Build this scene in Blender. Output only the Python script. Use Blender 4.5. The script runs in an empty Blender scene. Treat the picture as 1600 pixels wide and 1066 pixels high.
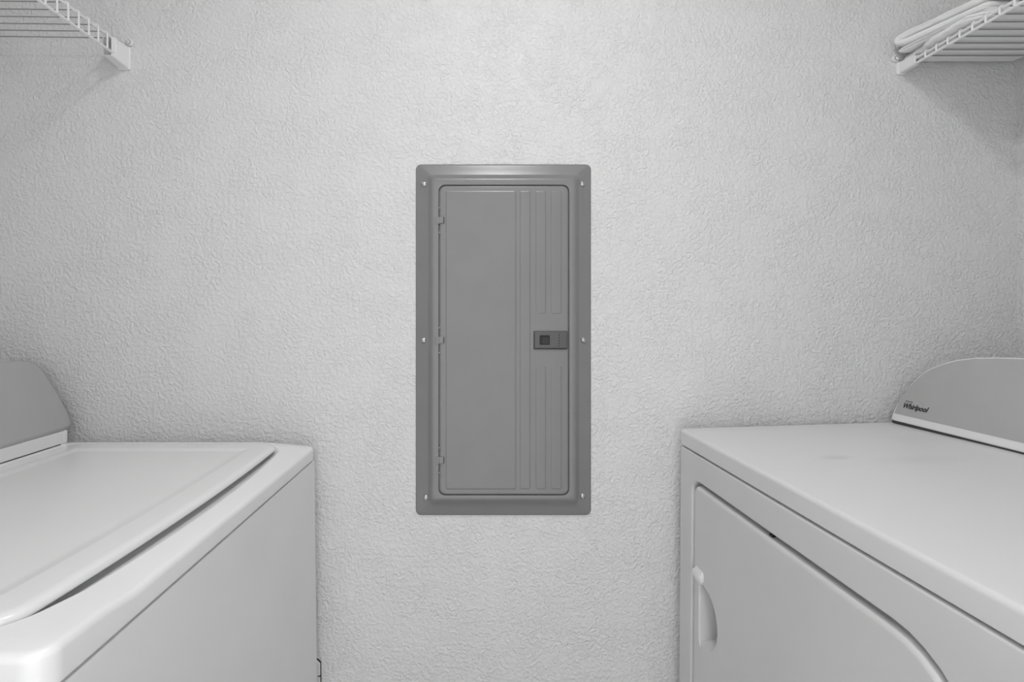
import bpy, bmesh, math, random
from mathutils import Vector, Matrix, noise as mnoise

scene = bpy.context.scene
C = scene.collection
random.seed(7)
PI = math.pi

# ------------------------------------------------------------------ camera
CAM_Z = 1.20
CAM_D = 1.13                      # distance of the lens from the end wall (y = 0)
cam_data = bpy.data.cameras.new('camera')
cam_data.sensor_width = 36.0
cam_data.lens = 18.0
cam_data.shift_x = 48.0 / 1600.0
cam_data.shift_y = -46.0 / 1600.0
cam_data.clip_start = 0.02
cam = bpy.data.objects.new('camera', cam_data)
cam.location = (0, -CAM_D, CAM_Z)
cam.rotation_euler = (PI / 2, 0, 0)
C.objects.link(cam)
scene.camera = cam

# ------------------------------------------------------------------ world, exposure
world = bpy.data.worlds.new('hallway_daylight')
scene.world = world
world.use_nodes = True
bg = world.node_tree.nodes['Background']
bg.inputs['Color'].default_value = (1, 1, 1, 1)
bg.inputs['Strength'].default_value = 2.05
scene.view_settings.view_transform = 'Standard'
scene.view_settings.look = 'None'
scene.view_settings.gamma = 1.0
scene.view_settings.use_curve_mapping = False
scene.view_settings.exposure = 0.0
LAMP_STRENGTH = 104.0
LAMP_POS = (0.07, -0.90, 2.44)

# ------------------------------------------------------------------ materials
def new_mat(name):
    m = bpy.data.materials.new(name)
    m.use_nodes = True
    nt = m.node_tree
    return m, nt, nt.nodes['Principled BSDF']

def plain(name, g, rough=0.4, metal=0.0, coat=0.0, spec=0.5, mottling=0.0, mscale=8.0, bump=0.0, bscale=300.0):
    m, nt, p = new_mat(name)
    p.inputs['Base Color'].default_value = (g, g, g, 1)
    p.inputs['Roughness'].default_value = rough
    p.inputs['Metallic'].default_value = metal
    p.inputs['Coat Weight'].default_value = coat
    p.inputs['Coat Roughness'].default_value = 0.12
    p.inputs['Specular IOR Level'].default_value = spec
    tc = nt.nodes.new('ShaderNodeTexCoord')
    if mottling:
        n = nt.nodes.new('ShaderNodeTexNoise')
        n.inputs['Scale'].default_value = mscale
        n.inputs['Detail'].default_value = 3
        nt.links.new(tc.outputs['Object'], n.inputs['Vector'])
        r = nt.nodes.new('ShaderNodeMapRange')
        r.inputs['From Min'].default_value = 0.3
        r.inputs['From Max'].default_value = 0.7
        r.inputs['To Min'].default_value = g * (1 - mottling)
        r.inputs['To Max'].default_value = g * (1 + mottling)
        nt.links.new(n.outputs['Fac'], r.inputs['Value'])
        cc = nt.nodes.new('ShaderNodeCombineColor')
        for k in ('Red', 'Green', 'Blue'):
            nt.links.new(r.outputs['Result'], cc.inputs[k])
        nt.links.new(cc.outputs['Color'], p.inputs['Base Color'])
    if bump:
        n = nt.nodes.new('ShaderNodeTexNoise')
        n.inputs['Scale'].default_value = bscale
        n.inputs['Detail'].default_value = 2
        nt.links.new(tc.outputs['Object'], n.inputs['Vector'])
        b = nt.nodes.new('ShaderNodeBump')
        b.inputs['Strength'].default_value = 1.0
        b.inputs['Distance'].default_value = bump
        nt.links.new(n.outputs['Fac'], b.inputs['Height'])
        nt.links.new(b.outputs['Normal'], p.inputs['Normal'])
    return m

def wall_paint():
    """semi-gloss white paint over a hand-sprayed orange-peel / knockdown texture"""
    m, nt, p = new_mat('textured_wall_paint')
    p.inputs['Base Color'].default_value = (0.74, 0.74, 0.74, 1)
    p.inputs['Roughness'].default_value = 0.46
    tc = nt.nodes.new('ShaderNodeTexCoord')
    L = nt.links.new
    warp = nt.nodes.new('ShaderNodeTexNoise')
    warp.inputs['Scale'].default_value = 38
    warp.inputs['Detail'].default_value = 2
    L(tc.outputs['Object'], warp.inputs['Vector'])
    mix = nt.nodes.new('ShaderNodeVectorMath'); mix.operation = 'MULTIPLY_ADD'
    mix.inputs[1].default_value = (0.016, 0.016, 0.016)
    L(warp.outputs['Color'], mix.inputs[0])
    L(tc.outputs['Object'], mix.inputs[2])
    # ridged blobs
    n1 = nt.nodes.new('ShaderNodeTexNoise')
    n1.inputs['Scale'].default_value = 135
    n1.inputs['Detail'].default_value = 3.0
    n1.inputs['Roughness'].default_value = 0.55
    L(mix.outputs['Vector'], n1.inputs['Vector'])
    r1 = nt.nodes.new('ShaderNodeMapRange'); r1.interpolation_type = 'SMOOTHSTEP'
    r1.inputs['From Min'].default_value = 0.36
    r1.inputs['From Max'].default_value = 0.68
    L(n1.outputs['Fac'], r1.inputs['Value'])
    # patches where the texture was knocked flat
    n2 = nt.nodes.new('ShaderNodeTexNoise')
    n2.inputs['Scale'].default_value = 11
    n2.inputs['Detail'].default_value = 3
    L(tc.outputs['Object'], n2.inputs['Vector'])
    r2 = nt.nodes.new('ShaderNodeMapRange'); r2.interpolation_type = 'SMOOTHSTEP'
    r2.inputs['From Min'].default_value = 0.36
    r2.inputs['From Max'].default_value = 0.60
    r2.inputs['To Min'].default_value = 0.70
    r2.inputs['To Max'].default_value = 1.0
    L(n2.outputs['Fac'], r2.inputs['Value'])
    n3 = nt.nodes.new('ShaderNodeTexNoise')
    n3.inputs['Scale'].default_value = 330
    n3.inputs['Detail'].default_value = 2
    L(mix.outputs['Vector'], n3.inputs['Vector'])
    fine = nt.nodes.new('ShaderNodeMath'); fine.operation = 'MULTIPLY_ADD'
    fine.inputs[1].default_value = 0.55
    L(n3.outputs['Fac'], fine.inputs[0]); L(r1.outputs['Result'], fine.inputs[2])
    mul = nt.nodes.new('ShaderNodeMath'); mul.operation = 'MULTIPLY'
    L(fine.outputs['Value'], mul.inputs[0]); L(r2.outputs['Result'], mul.inputs[1])
    b = nt.nodes.new('ShaderNodeBump')
    b.inputs['Strength'].default_value = 1.0
    b.inputs['Distance'].default_value = 0.0014
    L(mul.outputs['Value'], b.inputs['Height'])
    L(b.outputs['Normal'], p.inputs['Normal'])
    return m

def stained_enamel(name, g, spots):
    """white enamel with a few smudges, each an ellipse with its own place (object space)"""
    m, nt, p = new_mat(name)
    L = nt.links.new
    p.inputs['Roughness'].default_value = 0.33
    tc = nt.nodes.new('ShaderNodeTexCoord')
    nz = nt.nodes.new('ShaderNodeTexNoise'); nz.inputs['Scale'].default_value = 25
    L(tc.outputs['Object'], nz.inputs['Vector'])
    add = nt.nodes.new('ShaderNodeVectorMath'); add.operation = 'MULTIPLY_ADD'
    add.inputs[1].default_value = (0.02, 0.02, 0.0)
    L(nz.outputs['Color'], add.inputs[0]); L(tc.outputs['Object'], add.inputs[2])
    prev = None
    for (x, y, sx, sy, dark) in spots:
        mp = nt.nodes.new('ShaderNodeMapping'); mp.vector_type = 'POINT'
        mp.inputs['Location'].default_value = (-(x + .01) / sx, -(y + .01) / sy, 0)
        mp.inputs['Scale'].default_value = (1 / sx, 1 / sy, 0)
        L(add.outputs['Vector'], mp.inputs['Vector'])
        gr = nt.nodes.new('ShaderNodeTexGradient'); gr.gradient_type = 'SPHERICAL'
        L(mp.outputs['Vector'], gr.inputs['Vector'])
        mm = nt.nodes.new('ShaderNodeMath'); mm.operation = 'MULTIPLY'
        mm.inputs[1].default_value = dark
        L(gr.outputs['Fac'], mm.inputs[0])
        if prev is None:
            prev = mm
        else:
            ad = nt.nodes.new('ShaderNodeMath'); ad.operation = 'ADD'
            L(prev.outputs[0], ad.inputs[0]); L(mm.outputs[0], ad.inputs[1]); prev = ad
    sub = nt.nodes.new('ShaderNodeMath'); sub.operation = 'SUBTRACT'
    sub.inputs[0].default_value = g
    L(prev.outputs[0], sub.inputs[1])
    cc = nt.nodes.new('ShaderNodeCombineColor')
    for k in ('Red', 'Green', 'Blue'):
        L(sub.outputs[0], cc.inputs[k])
    L(cc.outputs['Color'], p.inputs['Base Color'])
    return m

def terry():
    m, nt, p = new_mat('white_terry_cloth')
    p.inputs['Base Color'].default_value = (0.84, 0.84, 0.84, 1)
    p.inputs['Roughness'].default_value = 0.95
    p.inputs['Specular IOR Level'].default_value = 0.1
    p.inputs['Sheen Weight'].default_value = 0.3
    tc = nt.nodes.new('ShaderNodeTexCoord')
    n = nt.nodes.new('ShaderNodeTexNoise')
    n.inputs['Scale'].default_value = 420
    n.inputs['Detail'].default_value = 2
    nt.links.new(tc.outputs['Object'], n.inputs['Vector'])
    b = nt.nodes.new('ShaderNodeBump')
    b.inputs['Distance'].default_value = 0.0012
    b.inputs['Strength'].default_value = 0.8
    nt.links.new(n.outputs['Fac'], b.inputs['Height'])
    nt.links.new(b.outputs['Normal'], p.inputs['Normal'])
    return m

M = {
    'wall': wall_paint(),
    'ceiling': plain('flat_ceiling_paint', 0.8, 0.9, bump=0.001, bscale=90),
    'floor': plain('grey_vinyl_floor', 0.32, 0.5, mottling=0.15, mscale=6),
    'enamel': plain('white_appliance_enamel', 0.88, 0.38, coat=0.1, mottling=0.012, mscale=5),
    'lid': plain('glossy_white_lid_enamel', 0.84, 0.22, coat=0.5, mottling=0.01, mscale=5),
    'side': plain('white_cabinet_enamel', 0.81, 0.42, mottling=0.02, mscale=7, bump=0.00006, bscale=700),
    'dryer_side': plain('white_dryer_enamel_shaded', 0.66, 0.40, mottling=0.02, mscale=7, bump=0.00006, bscale=700),  # same enamel as the dryer top, darkened to carry the shade on the sides
    'dryer_top': stained_enamel('white_dryer_enamel_lit', 0.74,  # same enamel as the dryer sides, lightened for light from above; smudges are real
                                [(-.17, .13, .035, .016, .13), (-.05, .10, .10, .03, .05), (.02, -.12, .09, .10, .05), (.12, .22, .12, .05, .04)]),
    'white_plastic': plain('white_plastic', 0.80, 0.35),
    'silver': plain('silver_grey_console_paint', 0.44, 0.38, metal=0.15, mottling=0.02, mscale=20),
    'silver_light': plain('silver_grey_dryer_console_paint', 0.46, 0.42, metal=0.1, mottling=0.02, mscale=20),
    'panel': plain('grey_baked_enamel', 0.215, 0.30, mottling=0.03, mscale=14, bump=0.00008, bscale=500),
    'latch': plain('dark_grey_plastic', 0.085, 0.28),
    'black_soft': plain('charcoal_plastic', 0.022, 0.5),
    'black': plain('black_plastic', 0.012, 0.5),
    'shadow_gap': plain('dark_gap_shade', 0.05, 0.7),  # dark colour standing in for the shade inside gaps, slots and recesses
    'zinc': plain('zinc_plated_steel', 0.50, 0.36, metal=1.0),
    'steel': plain('bare_steel', 0.4, 0.4, metal=1.0),
    'wire': plain('white_vinyl_coated_wire', 0.80, 0.35),
    'deck_wire': plain('grey_deck_wire', 0.30, 0.4),
    'ink': plain('black_print_ink', 0.015, 0.5),
    'ink_grey': plain('grey_print_ink', 0.30, 0.5),
    'terry': terry(),
    'trim': plain('white_trim_paint', 0.78, 0.4),
}
def glow():
    m, nt, p = new_mat('lit_frosted_glass')
    p.inputs['Base Color'].default_value = (0.9, 0.9, 0.9, 1)
    p.inputs['Emission Color'].default_value = (1, 1, 1, 1)
    p.inputs['Emission Strength'].default_value = LAMP_STRENGTH
    return m
M['glow'] = glow()

# ------------------------------------------------------------------ object helpers
def finish(name, bm, mat, parent=None, smooth=True, angle=35, weighted=True, off=(0, 0, 0), recalc=True):
    if recalc:
        bmesh.ops.recalc_face_normals(bm, faces=bm.faces)
    if any(off):
        bmesh.ops.translate(bm, verts=bm.verts, vec=(-off[0], -off[1], -off[2]))
    me = bpy.data.meshes.new(name)
    bm.to_mesh(me); bm.free()
    me.materials.append(mat if not isinstance(mat, str) else M[mat])
    if smooth:
        for p in me.polygons:
            p.use_smooth = True
        me.set_sharp_from_angle(angle=math.radians(angle))
    o = bpy.data.objects.new(name, me)
    C.objects.link(o)
    if parent is not None:
        o.parent = parent
    if weighted and smooth:
        w = o.modifiers.new('weighted_normals', 'WEIGHTED_NORMAL')
        w.keep_sharp = True
    return o

def thing(name, label, cat, loc=(0, 0, 0), rotz=0.0, group=None):
    o = bpy.data.objects.new(name, None)
    o.empty_display_size = 0.05
    C.objects.link(o)
    o.location = loc
    o.rotation_euler = (0, 0, rotz)
    o['label'] = label
    o['category'] = cat
    if group:
        o['group'] = group
    return o

def tag(o, label, cat, group=None):
    o['label'] = label
    o['category'] = cat
    if group:
        o['group'] = group
    return o

def box_bm(bm, x0, x1, y0, y1, z0, z1, bevel=0.0, seg=2):
    g = bmesh.ops.create_cube(bm, size=1.0)
    vs = g['verts']
    for v in vs:
        v.co = Vector(((x0 + x1) / 2 + v.co.x * (x1 - x0), (y0 + y1) / 2 + v.co.y * (y1 - y0), (z0 + z1) / 2 + v.co.z * (z1 - z0)))
    if bevel:
        es = list({e for v in vs for e in v.link_edges})
        bmesh.ops.bevel(bm, geom=es, offset=bevel, segments=seg, profile=0.5, affect='EDGES')

def box(name, mat, parent, b, bevel=0.0, seg=2, off=(0, 0, 0)):
    bm = bmesh.new()
    box_bm(bm, *b, bevel=bevel, seg=seg)
    return finish(name, bm, mat, parent, off=off)

def struct(name, mat, b):
    o = box(name, mat, None, b)
    o['kind'] = 'structure'
    return o

def tube_bm(bm, pts, r, sides=8, cap=True):
    pts = [Vector(p) for p in pts]
    rings = []
    ref = None
    for i, p in enumerate(pts):
        if i == 0: d = pts[1] - pts[0]
        elif i == len(pts) - 1: d = pts[-1] - pts[-2]
        else: d = (pts[i + 1] - p).normalized() + (p - pts[i - 1]).normalized()
        d.normalize()
        if ref is None:
            ref = d.orthogonal().normalized()
        else:
            ref = (ref - d * ref.dot(d)).normalized()
        b = d.cross(ref)
        rings.append([bm.verts.new(p + (ref * math.cos(2 * PI * k / sides) + b * math.sin(2 * PI * k / sides)) * r) for k in range(sides)])
    for a, c in zip(rings, rings[1:]):
        for k in range(sides):
            bm.faces.new((a[k], a[(k + 1) % sides], c[(k + 1) % sides], c[k]))
    if cap:
        bm.faces.new(rings[0][::-1]); bm.faces.new(rings[-1])

def rrect(x0, x1, y0, y1, r, n=6, m=1):
    """rounded rectangle, counter-clockwise, r may be a 4-tuple (x1y1, x0y1, x0y0, x1y0); m points along each side"""
    if not isinstance(r, (tuple, list)):
        r = (r,) * 4
    cs = [(x1, y1, -1, -1, 0), (x0, y1, 1, -1, 90), (x0, y0, 1, 1, 180), (x1, y0, -1, 1, 270)]
    corners = []
    for (cx, cy, sx, sy, a0), rr in zip(cs, r):
        rr = max(rr, 1e-5)
        ox, oy = cx + sx * rr, cy + sy * rr
        corners.append([(ox + rr * math.cos(math.radians(a0 + 90 * k / n)), oy + rr * math.sin(math.radians(a0 + 90 * k / n))) for k in range(n + 1)])
    out = []
    for i in range(4):
        out += corners[i]
        a, b = corners[i][-1], corners[(i + 1) % 4][0]
        for k in range(1, m):
            t = k / m
            out.append((a[0] + (b[0] - a[0]) * t, a[1] + (b[1] - a[1]) * t))
    return out

def loft_bm(bm, loops, cap0=True, cap1=True):
    rings = [[bm.verts.new(p) for p in L] for L in loops]
    n = len(rings[0])
    for a, b in zip(rings, rings[1:]):
        for k in range(n):
            bm.faces.new((a[k], a[(k + 1) % n], b[(k + 1) % n], b[k]))
    if cap0: bm.faces.new(rings[0][::-1])
    if cap1: bm.faces.new(rings[-1])

def loft(name, mat, parent, loops, cap0=True, cap1=True, off=(0, 0, 0), angle=35, recalc=True):
    bm = bmesh.new()
    loft_bm(bm, loops, cap0, cap1)
    return finish(name, bm, mat, parent, off=off, angle=angle, recalc=recalc)

def dome_screw(parent, loc, r, axis='y', slot_angle=0.6, mat='zinc', name='screw'):
    """domed slotted screw head facing -y"""
    bm = bmesh.new()
    rings = []
    n = 16
    prof = [(1.0, 0.0), (1.0, 0.18), (0.93, 0.36), (0.75, 0.55), (0.45, 0.68), (0.2, 0.72)]
    rings = []
    for pr, h in prof:
        rings.append([(r * pr * math.cos(2 * PI * k / n), -h * r, r * pr * math.sin(2 * PI * k / n)) for k in range(n)])
    loft_bm(bm, rings)
    o = finish(name, bm, mat, parent, angle=50)
    o.location = loc
    bs = bmesh.new()
    box_bm(bs, -r * 0.8, r * 0.8, -r * 0.76, -r * 0.5, -r * 0.13, r * 0.13)
    s = finish('slot', bs, 'steel', o, smooth=False)
    s.rotation_euler = (0, slot_angle, 0)
    return o

# ------------------------------------------------------------------ room shell
XL, XR, YF, H = -1.08, 1.182, -1.38, 2.44
T = 0.10
struct('wall_back', 'wall', (XL - T, XR + T, 0, T, 0, H))
struct('wall_left', 'wall', (XL - T, XL, YF - T, 0, 0, H))
struct('wall_right', 'wall', (XR, XR + T, YF - T, 0, 0, H))
struct('floor', 'floor', (XL - T, XR + T, YF - T, T, -0.05, 0))
struct('ceiling', 'ceiling', (XL - T, XR + T, YF - T, T, H, H + 0.05))
DX0, DX1, DH = -0.43, 0.42, 2.05           # doorway behind the camera
bm = bmesh.new()
box_bm(bm, XL, DX0, YF - T, YF, 0, H)
box_bm(bm, DX1, XR, YF - T, YF, 0, H)
box_bm(bm, DX0, DX1, YF - T, YF, DH, H)
wf = finish('wall_front', bm, 'wall', None, smooth=False)
wf['kind'] = 'structure'
bm = bmesh.new()
box_bm(bm, DX0 - .06, DX0, YF, YF + .018, 0, DH + .06, .003)
box_bm(bm, DX1, DX1 + .06, YF, YF + .018, 0, DH + .06, .003)
box_bm(bm, DX0, DX1, YF, YF + .018, DH, DH + .06, .003)
tr = finish('trim_1', bm, 'trim', None)
tr['kind'] = 'structure'

# ------------------------------------------------------------------ ceiling lamp
lamp = thing('ceiling_light', 'round flat disc light with a white rim on the ceiling between the shelves', 'ceiling light', LAMP_POS)
n = 40
def disc_loop(r, z): return [(r * math.cos(2 * PI * k / n), r * math.sin(2 * PI * k / n), z) for k in range(n)]
loft('lamp_rim', 'white_plastic', lamp, [disc_loop(.120, -.0005), disc_loop(.122, -.012), disc_loop(.118, -.026), disc_loop(.108, -.031), disc_loop(.096, -.029), disc_loop(.093, -.024)])
loft('lamp_diffuser', 'glow', lamp, [disc_loop(.0925, -.0238), disc_loop(.0925, -.0262), disc_loop(.088, -.0268)])

# ------------------------------------------------------------------ electrical panel (wall coordinates from the wall plane)
PX = CAM_D / 800.0
def wx(px): return (px - 752) * PX
def wz(py): return CAM_Z - (py - 487) * PX
P0 = Vector((wx(786.5), 0, wz(531)))       # centre of the panel on the wall
panel = thing('electrical_panel', 'grey metal electrical breaker panel set in the textured end wall', 'electrical panel', (P0.x, 0, wz(804.5)))
POFF = (P0.x, 0, wz(804.5))
def prect(l, t, r, b, rad, depth, n=6, m=1):
    pts = rrect(wx(l), wx(r), wz(b), wz(t), rad * PX, n, m)
    return [(x, -depth, z) for x, z in pts]
loft('cover', 'panel', panel, [
    prect(650.5, 258, 922.5, 804, 8, 0.0002),
    prect(649.8, 257.3, 923.2, 804.7, 8.5, .0015),
    prect(650.5, 258, 922.5, 804, 8, .0034),
    prect(653, 260.5, 920, 801.5, 7, .0042),
    prect(660, 266.5, 913, 795, 6, .0060),
    prect(668.5, 274.2, 904.5, 786, 5, .0082),
    prect(670, 275.8, 903, 784.5, 6, .0096),
    prect(671.2, 277.1, 901.8, 783.3, 6, .0108),
    prect(674.6, 281, 898.2, 779, 6, .0158),
    prect(675.6, 282.2, 897.2, 777.8, 6, .0168),
    prect(677.2, 284, 895.6, 776, 6, .0175),
    prect(679.2, 286, 893.6, 774, 6, .0178),
    prect(685.8, 291.2, 888, 770.8, 10.5, .0176),
    prect(686.6, 292, 887.2, 770, 10, .0166),
    prect(686.8, 292.2, 887, 769.8, 10, .0105),
], off=POFF, angle=50)
door = loft('panel_door', 'panel', panel, [
    prect(688.2, 293.7, 885.6, 768.4, 9, .0107),
    prect(688.0, 293.5, 885.8, 768.6, 9, .0158),
    prect(688.8, 294.3, 885, 767.8, 8.6, .0168),
    prect(690.3, 295.8, 883.5, 766.3, 8, .0173),
], off=POFF, angle=50)
def emboss(l, t, r, b, h=.0011, base=.0171):
    return loft('raised_panel', 'panel', door, [
        prect(l, t, r, b, 3, base),
        prect(l + 1.0, t + 1.3, r - 1.0, b - 1.3, 3, base + h * .75),
        prect(l + 2.4, t + 2.8, r - 2.4, b - 2.8, 3, base + h)], off=POFF, angle=60)
emboss(697, 301, 806, 761)
emboss(811, 301, 828, 761)
emboss(835.5, 301, 852, 491)
emboss(859, 301, 876, 491)
emboss(835.5, 570.5, 852, 761)
emboss(859, 570.5, 876, 761)
# round knockout: a shallow ring
bm = bmesh.new()
loops = []
for r, d in ((7.6, .0171), (7.2, .0174), (6.6, .0174), (6.0, .0171)):
    loops.append([(wx(850) + r * PX * math.cos(2 * PI * k / 24), -d, wz(507) + r * PX * math.sin(2 * PI * k / 24)) for k in range(24)])
loft_bm(bm, loops, False, True)
finish('knockout_ring', bm, 'panel', door, off=POFF, angle=60)
# latch plate with its finger hole
hole = prect(841.2, 523.2, 857, 538, 1.0, .0225, 3)
latch = loft('latch', 'latch', panel, [
    prect(832.3, 516.5, 885.2, 545.4, 1.0, .0172, 3),
    prect(832.6, 516.8, 884.9, 545.1, 1.0, .0192, 3),
    prect(834.0, 520.0, 882.6, 542.6, 1.0, .0224, 3),
    hole,
    prect(841.2, 523.2, 857, 538, 1.0, .0178, 3)], cap1=True, off=POFF, angle=30)
latch['label'] = 'dark grey plastic latch'
loft('finger_hole', 'black', latch, [prect(841.4, 523.4, 856.8, 537.8, 1, .0179, 3), prect(841.4, 523.4, 856.8, 537.8, 1, .0181, 3)], off=POFF)
loft('latch_tongue', 'black_soft', latch, [prect(845.5, 526.5, 856, 537.2, 1, .0181, 3), prect(845.5, 526.5, 856, 537.2, 1, .0192, 3)], off=POFF)
for k in range(5):
    yy = 521.5 + 4.2 * k
    loft('ridge', 'black', latch, [prect(870.2, yy, 871.8, yy + 2.2, .4, .0223, 2), prect(870.2, yy, 871.8, yy + 2.2, .4, .0228, 2)], off=POFF)
for yy in (346.5, 531, 715.5):
    h = loft('hinge', 'panel', panel, [
        prect(686.8, yy - 5.2, 694, yy + 5, .6, .0160, 2),
        prect(686.8, yy - 5.2, 694, yy + 5, .6, .0196, 2),
        prect(687.8, yy - 4.2, 693, yy + 4, .6, .0206, 2)], off=POFF)
    loft('hinge_slot', 'shadow_gap', h, [prect(694.0, yy - 4.8, 695.2, yy + 4.8, .3, .0180, 2), prect(694.0, yy - 4.8, 695.2, yy + 4.8, .3, .0192, 2)], off=POFF)
    loft('hinge_tab', 'panel', h, [prect(681.6, yy - 5.6, 687.2, yy + 6.2, .6, .0172, 2), prect(681.6, yy - 5.6, 687.2, yy + 6.2, .6, .0186, 2), prect(682.3, yy - 4.9, 687.2, yy + 5.5, .6, .0190, 2)], off=POFF)
    for dy in (-19, 19):
        loft('hinge_stop', 'panel', h, [prect(686.6, yy + dy - 1.2, 689.2, yy + dy + 1.2, .4, .0160, 2), prect(686.6, yy + dy - 1.2, 689.2, yy + dy + 1.2, .4, .0186, 2)], off=POFF)
for (sx, sy, a) in ((663.5, 289, .5), (908.7, 288.6, .75), (662.5, 531.6, .9), (910.6, 531, 1.2), (665.8, 776, 1.4), (909.5, 773.6, 1.7)):
    dome_screw(panel, (wx(sx) - POFF[0], -.0058, wz(sy) - POFF[2]), 4.7 * PX, slot_angle=a)

# ------------------------------------------------------------------ washing machine (front faces the aisle, +x)
WX0, WX1 = -1.015, -0.355                  # back, front
WY0, WY1 = -0.716, -0.030                  # near, far side
woff = ((WX0 + WX1) / 2, (WY0 + WY1) / 2, 0)
washer = thing('washing_machine', 'white top-loading washing machine with a silver-grey console, left of the panel', 'washing machine', woff)
def wl(x0, x1, y0, y1, r, z, n=8, m=1):
    return [(x, y, z) for x, y in rrect(x0, x1, y0, y1, r, n, m)]
loft('cabinet', 'side', washer, [
    wl(WX0, WX1 + .0085, WY0, WY1, .008, .045, 4),
    wl(WX0, WX1 + .0080, WY0, WY1, .008, .06, 4),
    wl(WX0, WX1 - .0010, WY0, WY1, .008, .8790, 4),
    wl(WX0, WX1 - .0025, WY0 + .0015, WY1 - .0015, .008, .8822, 4),
    wl(WX0, WX1 - .0060, WY0 + .004, WY1 - .004, .008, .8832, 4),
    wl(WX0 + .002, WX1 - .0075, WY0 + .006, WY1 - .006, .008, .8780, 4)], off=woff)
box('seam_shade', 'shadow_gap', washer, (WX0 + .01, WX1 - .0085, WY0 + .008, WY1 - .008, .878, .8875), off=woff)  # dark filler painted as the shade in the open seam below the top
for fx in (WX0 + .05, WX1 - .05):
    for fy in (WY0 + .05, WY1 - .05):
        loft('foot', 'black', washer, [[(fx + r * math.cos(2 * PI * k / 16), fy + r * math.sin(2 * PI * k / 16), z) for k in range(16)]
             for r, z in ((.022, .0), (.024, .012), (.012, .016), (.012, .046))], off=woff)
# top panel: crowned rim, with an opening for the lid; bowed front of the opening
def bow(pts, xf, y0, y1, amp):
    out = []
    for (x, y) in pts:
        yc = (y0 + y1) / 2; hy = (y1 - y0) / 2
        k = max(0.0, 1 - ((y - yc) / hy) ** 2)
        w = max(0.0, min(1.0, (x - (xf - .20)) / .18))
        out.append((x + amp * k * w, y))
    return out
LY0, LY1 = -0.685, -0.062                  # lid near / far side
LXB, LXF = -0.856, -0.4165                 # lid back / front
def lid_loop(inset, z, fx=0.0, amp=.0125, r=.034, n=10, m=14):
    pts = rrect(LXB + inset, LXF - inset + fx, LY0 + inset, LY1 - inset, max(r - inset, .003), n, m)
    pts = bow(pts, LXF, LY0, LY1, amp)
    return [(x, y, z) for x, y in pts]
def top_loop(inset, z, r=.022, n=10, m=14):
    return [(x, y, z) for x, y in rrect(WX0 + inset, WX1 - inset, WY0 + inset, WY1 - inset, max(r - inset, .004), n, m)]
top_loops = [
    top_loop(.004, .8880), top_loop(.001, .8865), top_loop(0, .8885),
    top_loop(.0000, .9130), top_loop(.0005, .9155), top_loop(.0018, .9180), top_loop(.0040, .9199), top_loop(.0075, .9210),
    top_loop(.022, .9218),
    lid_loop(-.0045, .9218, amp=.0225, r=.038), lid_loop(-.0028, .9213, amp=.0215, r=.037), lid_loop(-.0010, .9196, amp=.0200), lid_loop(.006, .9130, amp=.0150), lid_loop(.014, .9075), lid_loop(.028, .9055)]
def dip(p):
    x, y, z = p
    t = max(0.0, min(1.0, (x + .455) / .075)); t = t * t * (3 - 2 * t)
    u = max(0.0, min(1.0, (y + .668) / .07)); t *= u * u * (3 - 2 * u)
    return (x, y, z - .0075 * t * max(0.0, min(1.0, (z - .8885) / .020)))
loft('top_panel', 'enamel', washer, [[dip(p) for p in Lp] for Lp in top_loops], off=woff, angle=60)
lid = loft('lid', 'lid', washer, [
    lid_loop(.030, .9065), lid_loop(.028, .9150), lid_loop(.0060, .9165), lid_loop(.0042, .9175), lid_loop(.0038, .9195), lid_loop(.0046, .9228), lid_loop(.0072, .9252), lid_loop(.0110, .9266), lid_loop(.016, .9273),
    lid_loop(.045, .9273), lid_loop(.050, .9268), lid_loop(.058, .9254), lid_loop(.066, .9250)], off=woff, angle=60)
# console: white base, silver shell
cb = box('console', 'white_plastic', washer, (-1.0, -.878, -.694, -.046, .9212, .949), .003, off=woff)
cb['label'] = 'white console base strip'
box('console_gap', 'shadow_gap', cb, (-.99, -.8765, -.66, -.062, .9205, .9232), off=woff)
box('end_cap', 'white_plastic', cb, (-.96, -.8768, -.0535, -.0445, .9235, .9495), .0015, off=woff)
def console_shell(name, mat, parent, base, up, sv, outline, depth, sign, off, edge=.006, back_scale=0.97, drop=.0, cap=True):
    """outline in (s, v); s runs toward the camera (sv), v runs up the slanted face"""
    base, up, sv = Vector(base), Vector(up).normalized(), Vector(sv)
    nrm = Vector((sign, 0, 0)); nrm = (nrm - up * nrm.dot(up) - sv * nrm.dot(sv)).normalized()   # towards the aisle
    cs = sum(p[0] for p in outline) / len(outline); cv = sum(p[1] for p in outline) / len(outline)
    def inset(k):
        res = []
        N = len(outline)
        for i in range(N):
            a, b, c = outline[i - 1], outline[i], outline[(i + 1) % N]
            tx, ty = c[0] - a[0], c[1] - a[1]
            L = math.hypot(tx, ty) or 1
            nx, ny = -ty / L, tx / L
            if (cs - b[0]) * nx + (cv - b[1]) * ny < 0: nx, ny = -nx, -ny
            res.append((b[0] + nx * k, b[1] + ny * k))
        return res
    def place(pts, dpt):
        return [tuple(base + sv * s + up * v - nrm * dpt) for s, v in pts]
    loops = [place(inset(.001), depth), place(outline, depth * .9), place(outline, edge), place(inset(edge * .3), edge * .3), place(inset(edge), 0.0)]
    return loft(name, mat, parent, loops, off=off, angle=50), place, inset
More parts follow.
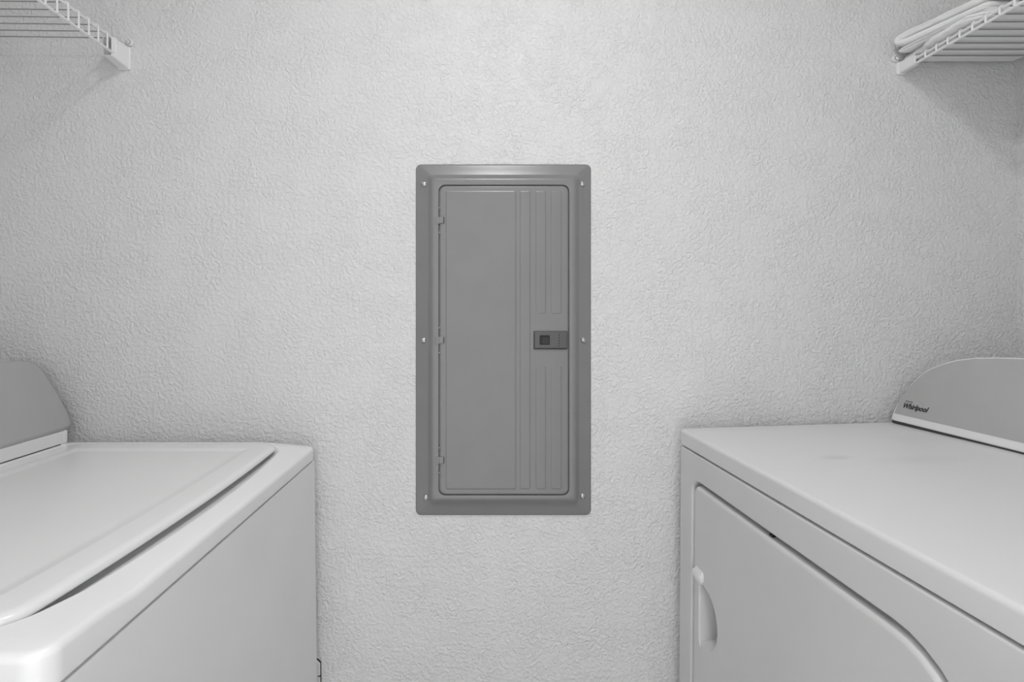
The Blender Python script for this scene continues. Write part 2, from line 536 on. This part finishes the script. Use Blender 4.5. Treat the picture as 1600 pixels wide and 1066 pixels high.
# silver shell outline (s, v) measured from the end wall
half = [(.360, .0190), (.200, .0188), (.056, .0206), (.0446, .0214), (.036, .0225), (.030, .0255), (.0255, .032), (.0240, .0400), (.0255, .053), (.0330, .100), (.0415, .130), (.0500, .155),
        (.0545, .165), (.0615, .1735), (.071, .1795), (.0865, .1838), (.1145, .1850), (.200, .1855), (.360, .186)]
full = half + [(.740 - s, v) for s, v in reversed(half[1:-1])]
console_shell('console_panel', 'silver', washer, (-.868, 0, .930), (-.35, 0, 1), (0, -1, 0), full, .060, 1, woff, edge=.010)

# ------------------------------------------------------------------ clothes dryer (front faces the aisle, -x), turned a little
DW, DD = .737, .66
dyaw = math.radians(2.7)
dcorner = Vector((.4237, -.040, 0))
dc_local = Vector((DD / 2, -DW / 2, 0))    # local: x into the dryer, -y toward the camera
dc_world = dcorner + Matrix.Rotation(dyaw, 3, 'Z') @ dc_local
dryer = thing('clothes_dryer', 'white front-loading clothes dryer with a grey arched console, right of the panel', 'clothes dryer', dc_world, dyaw)
doff = tuple(dc_local)
def dl(x0, x1, y0, y1, r, z, n=4):
    return [(x, y, z) for x, y in rrect(x0, x1, y0, y1, r, n)]
loft('cabinet', 'dryer_side', dryer, [
    dl(.047, DD, -DW, 0, .004, .035), dl(.047, DD, -DW, 0, .004, .9150), dl(.050, DD - .004, -DW + .004, -.004, .004, .9165)], off=doff)
for fx in (.06, DD - .05):
    for fy in (-DW + .05, -.05):
        loft('foot', 'black', dryer, [[(fx + r * math.cos(2 * PI * k / 16), fy + r * math.sin(2 * PI * k / 16), z) for k in range(16)]
             for r, z in ((.022, .0), (.024, .012), (.012, .016), (.012, .036))], off=doff)
# front panel (a sheet with a door opening); outline in (s, z), taper in x
def fpt(s, z, d):
    lean = -.004 * (.95 - z) / .56
    return (lean + d, -s, z)
def floop(s0, s1, z0, z1, r, d, n=8):
    return [fpt(s, z, d) for s, z in rrect(s0, s1, z0, z1, r, n)]
DS0, DS1, DZ0, DZ1 = .063, .622, .27, .856
def dr(k):                                  # door corner radii: (s1 z1, s0 z1, s0 z0, s1 z0)
    return (.090 + k, .020 + k, .020 + k, .090 + k)
front = loft('front_panel', 'dryer_side', dryer, [
    floop(.001, DW - .001, .040, .9150, .004, .0500),
    floop(.000, DW, .039, .9155, .005, .006),
    floop(.001, DW - .001, .040, .9145, .005, .002),
    floop(.004, DW - .004, .043, .9115, .005, 0.0),
    floop(DS0 - .0110, DS1 + .0110, DZ0 - .0110, DZ1 + .0110, dr(.0110), 0.0),
    floop(DS0 - .0090, DS1 + .0090, DZ0 - .0090, DZ1 + .0090, dr(.0090), .0010),
    floop(DS0 - .0062, DS1 + .0062, DZ0 - .0062, DZ1 + .0062, dr(.0062), .0050),
    floop(DS0 - .0048, DS1 + .0048, DZ0 - .0048, DZ1 + .0048, dr(.0048), .0440)], cap0=False, off=doff, angle=60)
bmd = bmesh.new()
loft_bm(bmd, [
    floop(DS0, DS1, DZ0, DZ1, dr(0), .0420),
    floop(DS0, DS1, DZ0, DZ1, dr(0), .0075),
    floop(DS0 + .0008, DS1 - .0008, DZ0 + .0008, DZ1 - .0008, dr(-.0008), .0045),
    floop(DS0 + .0026, DS1 - .0026, DZ0 + .0026, DZ1 - .0026, dr(-.0026), .0020),
    floop(DS0 + .0055, DS1 - .0055, DZ0 + .0055, DZ1 - .0055, dr(-.0055), .0002),
    floop(DS0 + .0090, DS1 - .0090, DZ0 + .0090, DZ1 - .0090, dr(-.009), -.0006)])
ddoor = finish('dryer_door', bmd, 'dryer_side', dryer, off=doff, angle=50)
# scoop of the handle cut into the door
bmc = bmesh.new()
scoop = []
HS, HZ, HW, HH = .0950, .616, .066, .058    # straight edge, middle height, width, half height
for d, k in ((-.004, 1.02), (-.0008, 1.0), (.004, .99), (.016, .95), (.028, .86), (.034, .66)):
    pts = []
    for i in range(25):
        a = -PI / 2 + PI * i / 24
        pts.append((HS + HW * k * max(0, math.cos(a)) ** .75, HZ + HH * (k * .5 + .5) * math.sin(a)))
    scoop.append([fpt(s, z, d) for s, z in pts])
loft_bm(bmc, scoop)
cutter = finish('scoop_cutter', bmc, 'dryer_side', None, off=doff, smooth=False, weighted=False)
bo = ddoor.modifiers.new('scoop', 'BOOLEAN'); bo.operation = 'DIFFERENCE'; bo.object = cutter; bo.solver = 'EXACT'
cutter.parent = None
for mod in list(ddoor.modifiers):
    if mod.type == 'WEIGHTED_NORMAL':
        ddoor.modifiers.remove(mod)
ddoor.parent = None
bpy.context.view_layer.update()
dg = bpy.context.evaluated_depsgraph_get()
me = bpy.data.meshes.new_from_object(ddoor.evaluated_get(dg))
ddoor.modifiers.clear()
ddoor.data = me
for p in me.polygons: p.use_smooth = True
me.set_sharp_from_angle(angle=math.radians(32))
ddoor.parent = dryer
w = ddoor.modifiers.new('weighted_normals', 'WEIGHTED_NORMAL'); w.keep_sharp = True
bpy.data.objects.remove(cutter, do_unlink=True)
# grip: a raised lip along the straight side of the scoop with a hooked top
bm = bmesh.new()
def grip_sec(z, s0, s1, h):
    return [fpt(s, z, d) for s, d in ((s0, -.0007), (s0 + .003, -h * .8), (s1 - .003, -h), (s1, -h * .75), (s1, -.0007))]
loft_bm(bm, [grip_sec(z, a, b, h) for z, a, b, h in (
    (.550, .0965, .0990, .0012), (.554, .0935, .0985, .0022), (.560, .0905, .0965, .0028), (.580, .0900, .0955, .0028), (.650, .0900, .0955, .0028),
    (.668, .0890, .0960, .0034), (.674, .0800, .1040, .0075), (.682, .0735, .1085, .0100), (.691, .0735, .1085, .0090), (.698, .0770, .1060, .0012))])
grip = finish('handle', bm, 'white_plastic', ddoor, off=doff, angle=40)
box('door_catch', 'black', dryer, (.004, .010, -.312, -.303, .8560, .8595), .0008, off=doff)
# top panel, climbing slightly towards the console
def dtop(x0, x1, y0, y1, r, z, n=4, slope=0.0):
    return [(x, y, z + slope * max(0.0, min(1.0, (x - .02) / .44))) for x, y in rrect(x0, x1, y0, y1, r, n)]
bm = bmesh.new()
loft_bm(bm, [dtop(.006, DD - .006, -DW + .004, -.004, .004, .9195), dtop(.001, DD, -DW, 0, .006, .9190), dtop(0, DD, -DW, 0, .006, .9205),
             dtop(-.001, DD, -DW - .001, .001, .006, .9440), dtop(-.0005, DD, -DW - .0005, .0005, .006, .9470), dtop(.0012, DD - .001, -DW + .001, -.001, .006, .9498),
             dtop(.0045, DD - .003, -DW + .0035, -.0035, .006, .9515)], cap1=False)
# crown grid so that the surface bends smoothly
edge = [v for v in bm.verts if v.co.z > .9510]
last = dtop(.0045, DD - .003, -DW + .0035, -.0035, .006, .9515)
N = len(last)
prevr = edge
cx, cy = DD / 2, -DW / 2
for q in (.90, .75, .55, .35, .15):
    nr = []
    for (x, y, z) in last:
        X, Y = cx + (x - cx) * q, cy + (y - cy) * q
        nr.append(bm.verts.new((X, Y, .9515)))
    for k in range(N):
        bm.faces.new((prevr[k], prevr[(k + 1) % N], nr[(k + 1) % N], nr[k]))
    prevr = nr
bm.faces.new(prevr)
for v in bm.verts:
    if v.co.z > .943:
        v.co.z += .012 * max(0.0, min(1.0, (v.co.x - .01) / .45))
finish('top_panel', bm, 'dryer_top', dryer, off=doff, angle=50)
box('seam_shade', 'shadow_gap', dryer, (.008, DD - .01, -DW + .008, -.008, .914, .9215), off=doff)  # dark strip in place of the shade in the groove under the dryer top
# console: white arch with a grey face
DB = (.460, 0, .966)
dup_ = Vector((.35, 0, 1)).normalized()
dsv = Vector((0, -1, 0))
harch = [(.3685, .0), (.20, .0), (.012, .0), (.0075, .0008), (.0052, .0035), (.0048, .008), (.0042, .0140), (.0040, .0190), (.0100, .0440), (.0150, .0610), (.0210, .0775), (.0305, .0960), (.0421, .1121), (.0570, .1255), (.0749, .1360),
         (.1010, .1473), (.1346, .1554), (.1742, .1600), (.2208, .1630), (.29, .1652), (.3685, .1660)]
farch = harch + [(DW - s, v) for s, v in reversed(harch[1:-1])]
dcon, place, inset = console_shell('console', 'white_plastic', dryer, DB, dup_, dsv, farch, .085, -1, doff, edge=.004)
hface = [(.3685, .0165), (.20, .0163), (.0098, .0160)] + [(s + .0022 + .0012 * min(1, v / .1), v - .0030 * min(1, max(0, (v - .02) / .1))) for s, v in harch[8:-1]] + [(.3685, .1628)]
fface = hface + [(DW - s, v) for s, v in reversed(hface[1:-1])]
nrm_d = Vector((-1, 0, 0)); nrm_d = (nrm_d - dup_ * nrm_d.dot(dup_)).normalized()
def on_face(s, v, h): return tuple(Vector(DB) + dsv * s + dup_ * v + nrm_d * h)
loft('console_panel', 'silver_light', dcon, [[on_face(s, v, -.002) for s, v in fface], [on_face(s, v, .0004) for s, v in fface]], off=doff)
box('console_gap', 'shadow_gap', dcon, (.4615, .53, -DW + .02, -.0085, .9610, .9668), off=doff)
# printed maker's name
def text_mesh(body, size, shear, offset, name, mat, s, v, width, cap, h):
    cu = bpy.data.curves.new(name, 'FONT')
    cu.body = body; cu.size = size; cu.shear = shear; cu.offset = offset; cu.extrude = .00005; cu.resolution_u = 3
    to = bpy.data.objects.new(name + '_curve', cu); C.objects.link(to)
    bpy.context.view_layer.update()
    me = bpy.data.meshes.new_from_object(to.evaluated_get(bpy.context.evaluated_depsgraph_get()))
    bpy.data.objects.remove(to, do_unlink=True)
    xs = [q.co.x for q in me.vertices]
    k = width / (max(xs) - min(xs)); x0 = min(xs)
    ky = cap / max(q.co.y for q in me.vertices)
    for q in me.vertices:
        q.co = Vector(on_face(s + (q.co.x - x0) * k, v + q.co.y * ky, h + q.co.z)) - Vector(doff)
    me.materials.clear(); me.materials.append(M[mat])
    me.name = name
    o = bpy.data.objects.new(name, me); C.objects.link(o); o.parent = dcon
    return o
lg = text_mesh('Whirlpool', .02, .28, .00075, 'maker_name', 'ink', .0258, .0322, .0575, .0108, .0006)
lg['label'] = 'black printed maker name'
text_mesh('ESTATE', .006, 0.0, .00012, 'small_print', 'ink', .0275, .0452, .0165, .0032, .0006)
bm = bmesh.new()
for k0, k1 in ((20, 85), (215, 275)):
    pts = [on_face(.0545 + .017 * math.cos(math.radians(a)) - .003 * math.sin(math.radians(a)) * 0, .0385 + .0135 * math.sin(math.radians(a)), .0006) for a in range(k0, k1 + 1, 8)]
    tube_bm(bm, pts, .00022, 5)
finish('swoosh', bm, 'ink_grey', dcon, off=doff, weighted=False)

# ------------------------------------------------------------------ wire shelves
def wire_shelf(name, label, xf, xb, sgn, z_deck, lip, y_far, count, z_back):
    """xf: front (lip) x, xb: wall end x; deck wires run front to back and bend down into the lip"""
    root = thing(name, label, 'shelf', ((xf + xb) / 2, y_far - .0254 * count / 2, z_deck), group='white wire shelves')
    off = root.location.copy()
    y_near = y_far - .0254 * (count - 1) - .012
    rw, rr = .0019, .0028
    def rod(nm, x, z, y0=None):
        bm = bmesh.new()
        tube_bm(bm, [(x, y_far + .006 if y0 is None else y0, z), (x, y_near, z)], rr, 10)
        return finish(nm, bm, 'wire', root, off=off)
    rod('front_rod', xf, z_deck - lip)
    rod('top_rod', xf - sgn * .002, z_deck - rw - rr)
    rod('back_rod', xb - sgn * .008, z_back - rw - rr)
    e = xf + sgn * .0026
    bm = bmesh.new()
    tube_bm(bm, [(xb - sgn * .004, 0, z_back), (xf - sgn * .006, 0, z_deck)], .0012, 6)
    deck = finish('deck_wire', bm, 'deck_wire', root, off=(off[0], 0, off[2]), weighted=False)
    bm = bmesh.new()
    tube_bm(bm, [(xf - sgn * .006, 0, z_deck), (xf - sgn * .0005, 0, z_deck - .0004), (e, 0, z_deck - .004), (e, 0, z_deck - lip - .001)], rw, 8)
    drop = finish('lip_wire', bm, 'wire', root, off=(off[0], 0, off[2]), weighted=False)
    for first in (deck, drop):
        first.location = (0, y_far - off[1], 0)
        for k in range(1, count):
            o = first.copy(); C.objects.link(o); o.parent = root
            o.location = (0, y_far - .0254 * k - off[1], 0)
    return root
wire_shelf('wire_shelf', 'empty white wire shelf above the washing machine', -.7850, XL + .001, 1, 1.7868, .0350, -.0330, 42, 1.7905)
wire_shelf('wire_shelf', 'white wire shelf above the dryer, holding folded towels', .9240, XR - .001, -1, 1.7440, .0160, -.0420, 42, 1.7440)

def bracket(label, xi, sgn, zt_w, zb_w, zt_m, zb_m, width, length, tab, tab_r, x_in):
    """plastic end bracket; xi: x of the aisle-side face, sgn: +1 when the aisle lies at +x"""
    root = thing('shelf_bracket', label, 'bracket', (xi, 0, zb_w), group='shelf end brackets')
    off = (xi, 0, zb_w)
    def rc(xa, wdt, zb, zt, y, r):
        x0, x1 = (xa - wdt, xa) if sgn > 0 else (xa, xa + wdt)
        return [(x, y, z) for x, z in rrect(x0, x1, zb, zt, r, 4)]
    t = .0018
    loft('bracket_body', 'white_plastic', root, [
        rc(xi + sgn * .003, width + .008, zb_w - .003, zt_w + .001, -.0003, .004),
        rc(xi + sgn * .003, width + .008, zb_w - .003, zt_w + .001, -.0028, .004),
        rc(xi + sgn * .0015, width + .006, zb_w - .0015, zt_w, -.0042, .004),
        rc(xi, width + .004, zb_w, zt_w, -.0055, .004),
        rc(x_in, width, zb_m, zt_m, -length + .0006, .004),
        rc(x_in - sgn * .0005, width - .001, zb_m + .0005, zt_m - .0005, -length, .0036),
        rc(x_in - sgn * t, width - 2 * t, zb_m + t, zt_m - t, -length, .0028),
        rc(x_in - sgn * (t + .0004), width - 2 * t - .0008, zb_m + t + .0004, zt_m - t - .0004, -length + .001, .0026),
        rc(x_in - sgn * (t + .0004), width - 2 * t - .0008, zb_m + t + .0004, zt_m - t - .0004, -.006, .0026)], off=off, angle=50)
    tx, tz = tab
    bm = bmesh.new()
    loops = []
    for r, y in ((tab_r, -.0003), (tab_r, -.0035), (tab_r * .9, -.0048)):
        loops.append([(tx + r * 1.15 * math.cos(2 * PI * k / 24), y, tz + r * math.sin(2 * PI * k / 24)) for k in range(24)])
    loft_bm(bm, loops)
    finish('screw_tab', bm, 'white_plastic', root, off=off)
    sc = dome_screw(root, (tx - sgn * .0022 - off[0], -.0046, tz - off[2]), .0046, slot_angle=.4, mat='white_plastic')
    bm = bmesh.new()
    loft_bm(bm, [[(r * math.cos(2 * PI * k / 20), y, r * math.sin(2 * PI * k / 20)) for k in range(20)] for r, y in ((.0056, 0), (.0056, -.0004), (.0047, -.0004))])
    finish('screw_recess', bm, 'shadow_gap', sc)
    return root
bracket('white plastic end bracket holding the left wire shelf', -.7755, 1, 1.783, 1.7355, 1.7857, 1.7435, .0205, .043, (-.7745, 1.7925), .0078, -.7838)
bracket('white plastic end bracket holding the right wire shelf', .9185, -1, 1.7495, 1.7245, 1.7500, 1.7245, .0125, .041, (.9125, 1.7575), .0078, .9206)

# ------------------------------------------------------------------ folded towels on the right shelf
def towel(name, label, centre, half_t, xfront, xback, noise_amp=.0022, seed=0.0, ends=6, sag=None):
    """centre: list of (y, z) along the folded cloth; xfront(y): front edge"""
    # resample the centreline
    pts = [Vector((0, y, z)) for y, z in centre]
    dense = [pts[0]]
    for a, b in zip(pts, pts[1:]):
        k = max(1, int((b - a).length / .0045))
        dense += [a.lerp(b, i / k) for i in range(1, k + 1)]
    for _ in range(6):
        dense = [dense[0]] + [(dense[i - 1] + dense[i] * 2 + dense[i + 1]) / 4 for i in range(1, len(dense) - 1)] + [dense[-1]]
    tang = []
    for i in range(len(dense)):
        a = dense[max(0, i - 1)]; b = dense[min(len(dense) - 1, i + 1)]
        tang.append((b - a).normalized())
    us = [(0, .10), (.0012, .48), (.003, .74), (.006, .93), (.010, 1.0), (.020, 1.0)] + [(.020 + .014 * k, 1.0) for k in range(1, 30)]
    bm = bmesh.new()
    loops = []
    for u, q in us:
        h = half_t * q
        up, dn = [], []
        for p, t in zip(dense, tang):
            nn = Vector((0, -t.z, t.y))
            up.append(p + nn * h); dn.append(p - nn * h)
        t0, t1 = tang[0], tang[-1]
        cap1 = [dense[-1] + (Vector((0, -t1.z, t1.y)) * math.cos(a) + t1 * math.sin(a)) * h for a in (PI * k / ends for k in range(1, ends))]
        cap0 = [dense[0] + (-Vector((0, -t0.z, t0.y)) * math.cos(a) - t0 * math.sin(a)) * h for a in (PI * k / ends for k in range(1, ends))]
        poly = up + cap1 + dn[::-1] + cap0
        L = []
        for p in poly:
            x0 = xfront(p.y)
            x = x0 + u
            if x > xback: x = xback - (us[-1][0] - u) * .002
            L.append((x, p.y, p.z))
        loops.append(L)
    loft_bm(bm, loops)
    for v in bm.verts:
        q = v.co
        a = mnoise.noise_vector(Vector((q.x * 28 + seed, q.y * 34, q.z * 60 + seed)))
        b = mnoise.noise_vector(Vector((q.x * 80 + seed, q.y * 90 + 3, q.z * 110)))
        q.x += (a.x * noise_amp + b.x * noise_amp * .3)
        q.y += (a.y * .5 + b.y * .15) * noise_amp
        dz = a.z * noise_amp * .8 + b.z * noise_amp * .3
        q.z += dz
        if sag: q.z = sag(q)
        q.y = min(q.y, -.004)
        q.x = min(q.x, XR - .004)
    c = Vector((sum(v.co.x for v in bm.verts), sum(v.co.y for v in bm.verts), 0)) / len(bm.verts)
    c.z = min(v.co.z for v in bm.verts)
    o = finish(name, bm, 'terry', None, off=tuple(c), weighted=False, angle=70)
    o.location = c
    tag(o, label, 'towel', 'towels on the right shelf')
    return o
zt = 1.7472
def deck_sag(q):
    # cloth bellies a little between the deck wires
    if q.z > 1.7520: return q.z
    ph = ((-.042 - q.y) / .0254) % 1.0
    return q.z - .0020 * math.sin(PI * ph) ** .7 + .0008
def ramp(y, a, b, va, vb):
    t = max(0.0, min(1.0, (y - a) / (b - a))); t = t * t * (3 - 2 * t)
    return va + (vb - va) * t
towel('folded_towel', 'thick white towel at the bottom of the stack, bulging over the shelf lip',
      [(-.206, 1.7530), (-.15, 1.7528), (-.08, 1.7528), (-.014, 1.7530)], .0062,
      lambda y: ramp(y, -.190, -.163, .950, .9125) if y < -.12 else ramp(y, -.078, -.055, .9125, .924), 1.160, .0014, 1.0, sag=deck_sag)
towel('folded_towel', 'thin flat white towel in the middle of the stack, set back between two others',
      [(-.175, 1.7630), (-.08, 1.7628), (-.016, 1.7628), (-.0115, 1.7652), (-.016, 1.7690), (-.08, 1.7690), (-.170, 1.7692)], .0028,
      lambda y: .9060 + max(0.0, -y - .02) * .22, 1.160, .0016, 4.0)
towel('folded_towel', 'white towel folded over double on top of the stack',
      [(-.157, 1.7815), (-.10, 1.7800), (-.04, 1.7792), (-.022, 1.7792), (-.0125, 1.7865), (-.022, 1.7940), (-.04, 1.7942), (-.10, 1.7955), (-.16, 1.7970), (-.26, 1.8000)], .0070,
      lambda y: .893 + max(0.0, -y - .01) * .40, 1.160, .0020, 9.0)

# ------------------------------------------------------------------ cover plate peeking out beside the washer
cz0, cz1 = .318, .434
cx0, cx1 = -.432, -.3530
cp = thing('cover_plate', 'small white cover plate low on the wall, mostly hidden behind the washing machine', 'cover plate', ((cx0 + cx1) / 2, 0, cz0))
coff = ((cx0 + cx1) / 2, 0, cz0)
def oct_(k, y):
    c = .0065
    x0, x1, z0, z1 = cx0 + k, cx1 - k, cz0 + k, cz1 - k
    return [(x1, y, z0 + c), (x1, y, z1 - c), (x1 - c, y, z1), (x0 + c, y, z1), (x0, y, z1 - c), (x0, y, z0 + c), (x0 + c, y, z0), (x1 - c, y, z0)]
loft('plate_gap_shade', 'black', cp, [oct_(0, -.0003), oct_(0, -.0030)], off=coff)  # black sheet standing in for the shadow gap around the plate
loft('plate', 'white_plastic', cp, [oct_(.0013, -.0031), oct_(.0013, -.0050), oct_(.0022, -.0062)], off=coff)
box('notch', 'black', cp, (cx1 - .006, cx1 + .0008, -.0068, -.003, .3985, .4005), off=coff)
